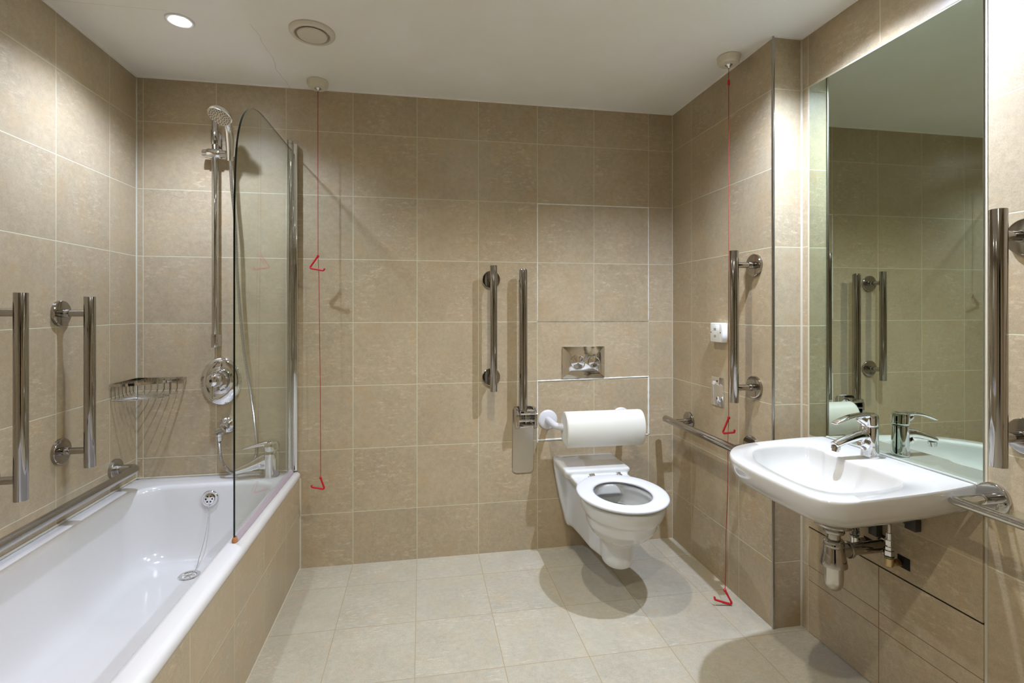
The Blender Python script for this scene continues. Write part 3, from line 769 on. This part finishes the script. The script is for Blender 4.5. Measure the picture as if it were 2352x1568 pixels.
# ------------------------------------------------------------------ mirror
t = thing('mirror', 'large frameless wall mirror above the basin', 'mirror', (X2, 1.36, 1.4))
b = B(); box(b, X2-.005, X2, 1.0675, 1.6555, .752, 2.063)
for f in b.faces:
    f.normal_update(); f.material_index = 0 if f.normal.x < -.5 else (2 if f.normal.y < -.5 else 1)
link('mirror_glass', b, None, t, mats=[M['mirror'], M['mirror_edge'], M['clear_silicone']], smooth=False)
b = B(); box(b, X2-.003, X2, 1.057, 1.6625, .742, .7515); box(b, X2-.0015, X2, 1.0675, 1.6625, 2.0635, 2.067); box(b, X2-.003, X2, 1.656, 1.6625, .7515, 2.0635)
struct('trim_15', b, M['silicone'], smooth=False)
# removable tiled panels boxed in below the mirror
b = B(); box(b, X2-.006, X2-.0005, 1.0675, 1.6630, .4035, .741)
tag(link('access_panel', b, M['tile_acc_up'], smooth=False), 'upper tiled access panel on the wall behind the basin waste', 'access panel', 'tiled access panels below the mirror')
b = B(); box(b, X2-.003, X2-.0005, 1.0675, 1.6630, .003, .397)
tag(link('access_panel', b, M['tile_acc_lo'], smooth=False), 'lower tiled access panel below the basin, reaching the floor', 'access panel', 'tiled access panels below the mirror')
b = B(); box(b, X2-.0008, X2+.001, 1.0675, 1.6630, .396, .4045); struct('trim_16', b, M['dark'], smooth=False)

# ------------------------------------------------------------------ basin
def polar(poly, c, n):
    """resample a polygon (list of 2d points) by rays from c"""
    out = []
    for i in range(n):
        a = 2*PI*(i+.5)/n; d = (math.cos(a), math.sin(a)); best = None
        for (x0, y0), (x1, y1) in zip(poly, poly[1:]+poly[:1]):
            ex, ey = x1-x0, y1-y0; den = d[0]*ey-d[1]*ex
            if abs(den) < 1e-12: continue
            s = ((x0-c[0])*ey-(y0-c[1])*ex)/den; q = ((x0-c[0])*d[1]-(y0-c[1])*d[0])/den
            if s > 0 and -1e-6 <= q <= 1+1e-6 and (best is None or s > best): best = s
        out.append((c[0]+d[0]*best, c[1]+d[1]*best))
    return out
def basin():
    t = thing('washbasin', 'white wall-hung ceramic washbasin under the mirror', 'basin', (X2, 1.335, .66))
    wl = X2-.0075
    ctl = [(1.440, 1.592), (1.33, 1.588), (1.201, 1.570), (1.110, 1.552), (1.046, 1.524), (1.005, 1.488), (.975, 1.446), (.954, 1.395), (.945, 1.335), (.942, 1.27), (.943, 1.20), (.946, 1.135),
           (.953, 1.085), (.972, 1.052), (1.010, 1.034), (1.07, 1.034), (1.14, 1.040), (1.25, 1.050), (1.34, 1.062), (1.44, 1.080)]
    smooth_ = [(p.x, p.y) for p in catmull([V(x, y, 0) for x, y in ctl], 6)]
    out2 = smooth_+[(wl, 1.084), (wl, 1.590)]
    c = (1.16, 1.315); n = 160
    O = polar(out2, c, n)
    bw = [(1.288, 1.500), (1.22, 1.512), (1.15, 1.505), (1.095, 1.480), (1.050, 1.435), (1.020, 1.38), (1.002, 1.30), (.996, 1.22), (1.000, 1.155), (1.018, 1.115), (1.055, 1.095), (1.13, 1.093), (1.20, 1.103),
          (1.265, 1.125), (1.296, 1.165), (1.302, 1.23), (1.298, 1.262), (1.290, 1.275), (1.288, 1.31), (1.288, 1.38), (1.290, 1.412), (1.298, 1.424), (1.300, 1.46), (1.298, 1.49)]
    Bw = polar([(p.x, p.y) for p in catmull([V(x, y, 0) for x, y in bw], 6, True)], c, n)
    zt = .760; rings = []
    def OUT(s, z, sy=None):
        sy = sy or s
        rings.append([V(wl-(wl-x)*s, 1.325+(y-1.325)*sy, z) for x, y in O])
    def INN(s, z, bx=1.175, by=1.31): rings.append([V(bx+(x-bx)*s, by+(y-by)*s, z) for x, y in Bw])
    for s, sy, z in ((.40, .26, .597), (.50, .40, .612), (.62, .54, .631), (.72, .65, .645), (.80, .735, .658), (.865, .805, .669), (.915, .87, .680), (.950, .918, .690), (.975, .955, .702), (.990, .980, .717), (.998, .996, .734), (1, 1, .745), (1, 1, .752), (.997, .997, .7570), (.991, .991, zt)):
        OUT(s, z, sy)
    for s, z in ((1.022, zt-.0005), (1.005, zt-.003), (.99, zt-.010), (.97, zt-.025), (.92, zt-.045), (.84, zt-.062), (.72, zt-.080), (.55, zt-.096), (.35, zt-.106), (.15, zt-.110)): INN(s, z)
    bm = B(); loft(bm, rings)
    link('basin_body', bm, M['basin'], t, angle=60)
    # overflow and waste
    bm = B(); lathe(bm, (1.289, 1.343, .722), (-1, 0, .15), [(-.004, .0145), (.0006, .0145), (.0016, .0128), (.0003, .0115), (.0003, .001)], n=28); ofl = link('overflow_ring', bm, M['clear_silicone'], t)
    bm = B(); lathe(bm, (1.2885, 1.343, .722), (-1, 0, .15), [(-.002, .0118), (.0012, .0116), (.0014, .001)], n=24); link('overflow_hole', bm, M['brass'], ofl)
    bm = B(); lathe(bm, (1.20, 1.33, .649), (0, 0, 1), [(0, .032), (.004, .031), (.0045, .022), (.002, .020), (.002, .001)], n=32); link('waste', bm, M['chrome_bright'], t)
basin()
# silicone smears at the wall end of the basin
b = B(); sweep(b, catmull([V(X2-.007, 1.572, .7635), V(X2-.007, 1.45, .7625), V(X2-.007, 1.25, .7625), V(X2-.007, 1.10, .763), V(X2-.006, 1.083, .755), V(X2-.007, 1.082, .73), V(X2-.008, 1.086, .708), V(X2-.008, 1.100, .690), V(X2-.008, 1.125, .674), V(X2-.008, 1.145, .664)], 8),
           .0036, n=10)
struct('trim_17', b, M['clear_silicone'])

# ------------------------------------------------------------------ basin tap
def basin_tap():
    by, bx, bz = 1.345, 1.392, .759
    t = thing('basin_tap', 'chrome single-lever mixer tap on the washbasin', 'tap', (bx, by, bz))
    bm = B()
    lathe(bm, (bx, by, bz), (0, 0, 1), [(0, .0245), (.003, .0255), (.012, .0245), (.04, .0232), (.075, .0228), (.098, .0225)], n=40)
    P = catmull([V(bx-.004, by, bz+.066), V(bx-.040, by, bz+.068), V(bx-.085, by, bz+.058), V(bx-.130, by, bz+.044)], 8); k = len(P)
    sweep(bm, P, [(.0155-.0015*i/k, .0195-.0105*i/k) for i in range(k)], n=28)
    P = catmull([V(bx, by, bz+.01), V(bx-.012, by, bz+.038), V(bx-.035, by, bz+.052)], 6); sweep(bm, P, .0165, n=20)
    body = link('body', bm, M['chrome_bright'], t); remesh(body, .0019, 5, .5)
    bm = B(); lathe(bm, (bx-.122, by, bz+.040), (-.18, 0, -1), [(0, .0125), (.009, .0125), (.010, .0105), (.016, .0105), (.0165, .008), (.0165, .001)], n=28); link('aerator', bm, M['chrome'], t)
    bm = B(); lathe(bm, (bx, by, bz+.0985), (-.05, 0, 1), [(0, .0215), (.0015, .0238), (.028, .0242), (.036, .0225), (.040, .015), (.041, .001)], n=40)
    P = catmull([V(bx+.006, by, bz+.131), V(bx-.035, by, bz+.134), V(bx-.085, by, bz+.126), V(bx-.130, by, bz+.110)], 8); k = len(P)
    sweep(bm, P, [(.020-.006*(i/k), .0075-.0045*i/k) for i in range(k)], n=24)
    P = catmull([V(bx-.004, by, bz+.110), V(bx-.024, by, bz+.116), V(bx-.040, by, bz+.126)], 4); sweep(bm, P, .012, n=16)
    lv = link('lever', bm, M['chrome_bright'], t); remesh(lv, .0018, 4, .5)
basin_tap()

# ------------------------------------------------------------------ bottle trap, valves, bracket under the basin
def trap():
    x, y = 1.262, 1.345
    t = thing('bottle_trap', 'chrome bottle trap waste under the washbasin', 'bottle trap', (x, y, .5))
    bm = B(); lathe(bm, (x, y, .590), (0, 0, -1), [(-.008, .030), (.010, .044), (.020, .053), (.026, .056), (.032, .054), (.037, .036), (.04, .024)], n=40); link('waste_flange', bm, M['bar'], t)
    pr = [(0, .0235)]
    for k in range(5): pr += [(.004+k*.006, .0265), (.007+k*.006, .0245)]
    pr += [(.036, .029), (.041, .0295), (.046, .027), (.048, .018), (.075, .018)]
    bm = B(); lathe(bm, (x, y, .578), (0, 0, -1), pr, n=36); link('waste_nut', bm, M['bar'], t)
    bm = B(); lathe(bm, (x, y, .512), (0, 0, -1), [(0, .018), (.001, .026), (.005, .0285), (.010, .0265), (.013, .028), (.018, .0285), (.022, .0265), (.024, .0275), (.075, .0375), (.080, .0372), (.081, .030)], n=40); link('trap_collar', bm, M['bar'], t)
    bm = B(); lathe(bm, (x, y, .440), (0, 0, -1), [(0, .0265), (.055, .0265), (.068, .0245), (.078, .0195), (.084, .012), (.0865, .001)], n=40); link('trap_bottle', bm, M['plate_steel'], t)
    bm = B(); cyl(bm, (x+.018, y, .474), (X2-.006, y, .476), .0185, n=32)
    cyl(bm, (x+.045, y, .474), (x+.058, y, .474), .0255, n=32, bev=.003); cyl(bm, (x+.020, y, .474), (x+.046, y, .474), .0215, n=32)
    link('outlet_pipe', bm, M['bar'], t)
    bm = B(); lathe(bm, (X2-.0062, y, .476), (-1, 0, 0), [(0, .032), (.003, .031), (.006, .024), (.007, .019)], n=32); link('pipe_rose', bm, M['bar'], t)
trap()
def valve(label, x, y, z0, z1, flex):
    t = thing('isolation_valve', label, 'valve', (x, y, z0), 'isolation valves under the basin')
    bm = B(); lathe(bm, (x, y, z0), (0, 0, 1), [(-.012, .006), (-.008, .011), (.0, .0125), (.016, .0125), (.018, .0105), (.022, .0105)], n=24)
    cyl(bm, (x, y, z0), (X2-.006, y, z0-.004), .0085, n=20)
    for k in range(4): cyl(bm, (x+.016+k*.005, y, z0), (x+.019+k*.005, y, z0), .0105, n=20)
    link('valve_body', bm, M['brass'] if flex else M['chrome'], t)
    bm = B()
    cyl(bm, (x, y, z0+.021), (x, y, z0+.025), .0135, n=24); link('washer', bm, M['green'], t)
    for za, zb_, r in ((z0+.025, z0+.040, .0150), (z0+.042, z0+.052, .0135), (z0+.056, z0+.072, .0125)):
        bm = B(); cyl(bm, (x, y, za), (x, y, zb_), r, n=6, bev=.001); link('hex_nut', bm, M['chrome'], t, angle=20)
    bm = B(); cyl(bm, (x, y, z0+.039), (x, y, z0+.074), .0095, n=20)
    cyl(bm, (x, y, z0+.072), (x, y, z0+.092), .0085, n=16)
    link('valve_stem', bm, M['chrome'], t)
    bm = B(); P = resample(catmull([V(x, y, z0+.09), V(x, y, z0+.12), V(x-.004, y+(1.345-y)*.2, z1)], 12), .0025)
    sweep(bm, P, [.0062 if i % 2 else .0054 for i in range(len(P))], n=10); link('flexible_hose', bm, M['steel'], t)
valve('brass-ended isolation valve with a braided hose, right of the bottle trap', 1.403, 1.290, .452, .615, True)
valve('chrome isolation valve with a green washer, behind the bottle trap', 1.403, 1.412, .462, .615, False)
b = B(); box(b, X2-.0075, X2-.006, 1.262, 1.302, .436, .472, .001)
h1 = tag(link('pipe_opening', b, M['dark'], smooth=False), 'dark rough pipe hole in the tiles behind the right valve', 'pipe hole', 'pipe holes behind the valves')
b = B(); box(b, X2-.0075, X2-.006, 1.378, 1.420, .452, .474, .001)
h1 = tag(link('pipe_opening', b, M['dark'], smooth=False), 'dark rough pipe hole in the tiles behind the left valve', 'pipe hole', 'pipe holes behind the valves')
t = thing('basin_bracket', 'grey steel wall bracket with a bolt holding the basin', 'bracket', (X2-.02, 1.33, .56))
b = B(); box(b, X2-.030, X2-.006, 1.352, 1.382, .500, .625, .003); box(b, X2-.048, X2-.028, 1.368, 1.392, .525, .545, .002); link('bracket_arm', b, M['bracket_steel'], t)
b = B(); box(b, X2-.028, X2-.006, 1.228, 1.262, .570, .606, .002); box(b, X2-.020, X2-.006, 1.262, 1.285, .578, .606, .002); link('bracket_block', b, M['bracket_steel'], t)
b = B(); cyl(b, (X2-.028, 1.374, .560), (X2-.052, 1.374, .560), .0095, n=6, bev=.001); cyl(b, (X2-.028, 1.374, .560), (X2-.033, 1.374, .560), .013, n=20); link('bolt', b, M['chrome_bright'], t)

# ------------------------------------------------------------------ glass shelf with chrome rail
def shelf():
    t = thing('glass_shelf', 'clear glass shelf framed by a chrome rail right of the basin', 'shelf', (X2, .8, .745))
    ys, yn, xo, z = 1.045, .46, X2-.118, .738
    P = [V(X2-.012, ys, z), V(xo, ys, z), V(xo, yn, z), V(X2-.012, yn, z)]
    def mitre(P, r):
        bm = B(); rings = []
        n = 28
        for i, p in enumerate(P):
            d0 = (P[i]-P[i-1]).normalized() if i else (P[1]-P[0]).normalized()
            d1 = (P[i+1]-P[i]).normalized() if i < len(P)-1 else d0
            nn = (d0+d1).normalized(); side = V(0, 0, 1).cross(d0).normalized(); ring = []
            for k in range(n):
                a = 2*PI*k/n; o = side*math.cos(a)*r+V(0, 0, 1)*math.sin(a)*r
                s = -o.dot(nn)/d0.dot(nn); ring.append(p+o+d0*s)
            rings.append(ring)
        # re-project start of every ring so that corners stay mitred
        loft(bm, rings); return bm
    bm = mitre(P, .0115); link('rail', bm, M['chrome'], t, angle=30)
    for y in (ys, yn):
        bm = B(); lathe(bm, (X2, y, z), (-1, 0, 0), [(0, .040), (.008, .040), (.0095, .038), (.010, .034), (.010, .012)], n=48)
        lathe(bm, (X2, y, z), (-1, 0, 0), [(.010, .0135), (.040, .0135), (.041, .012)], n=28)
        link('wall_flange', bm, M['chrome'], t)
    bm = B(); box(bm, xo+.010, X2-.016, yn+.010, ys-.014, z-.014, z-.008)
    for f in bm.faces:
        f.normal_update(); f.material_index = 0 if abs(f.normal.z) > .5 else 1
    link('glass_panel', bm, None, t, mats=[M['glass'], M['glass']], smooth=False)
    for y in (ys-.03, yn+.03):
        bm = B(); sweep(bm, bend([(X2-.012, y, z-.004), (X2-.03, y, z-.004), (X2-.034, y-.0, z-.018)], .004, 4), .003, n=8); link('glass_clip', bm, M['chrome'], t)
shelf()
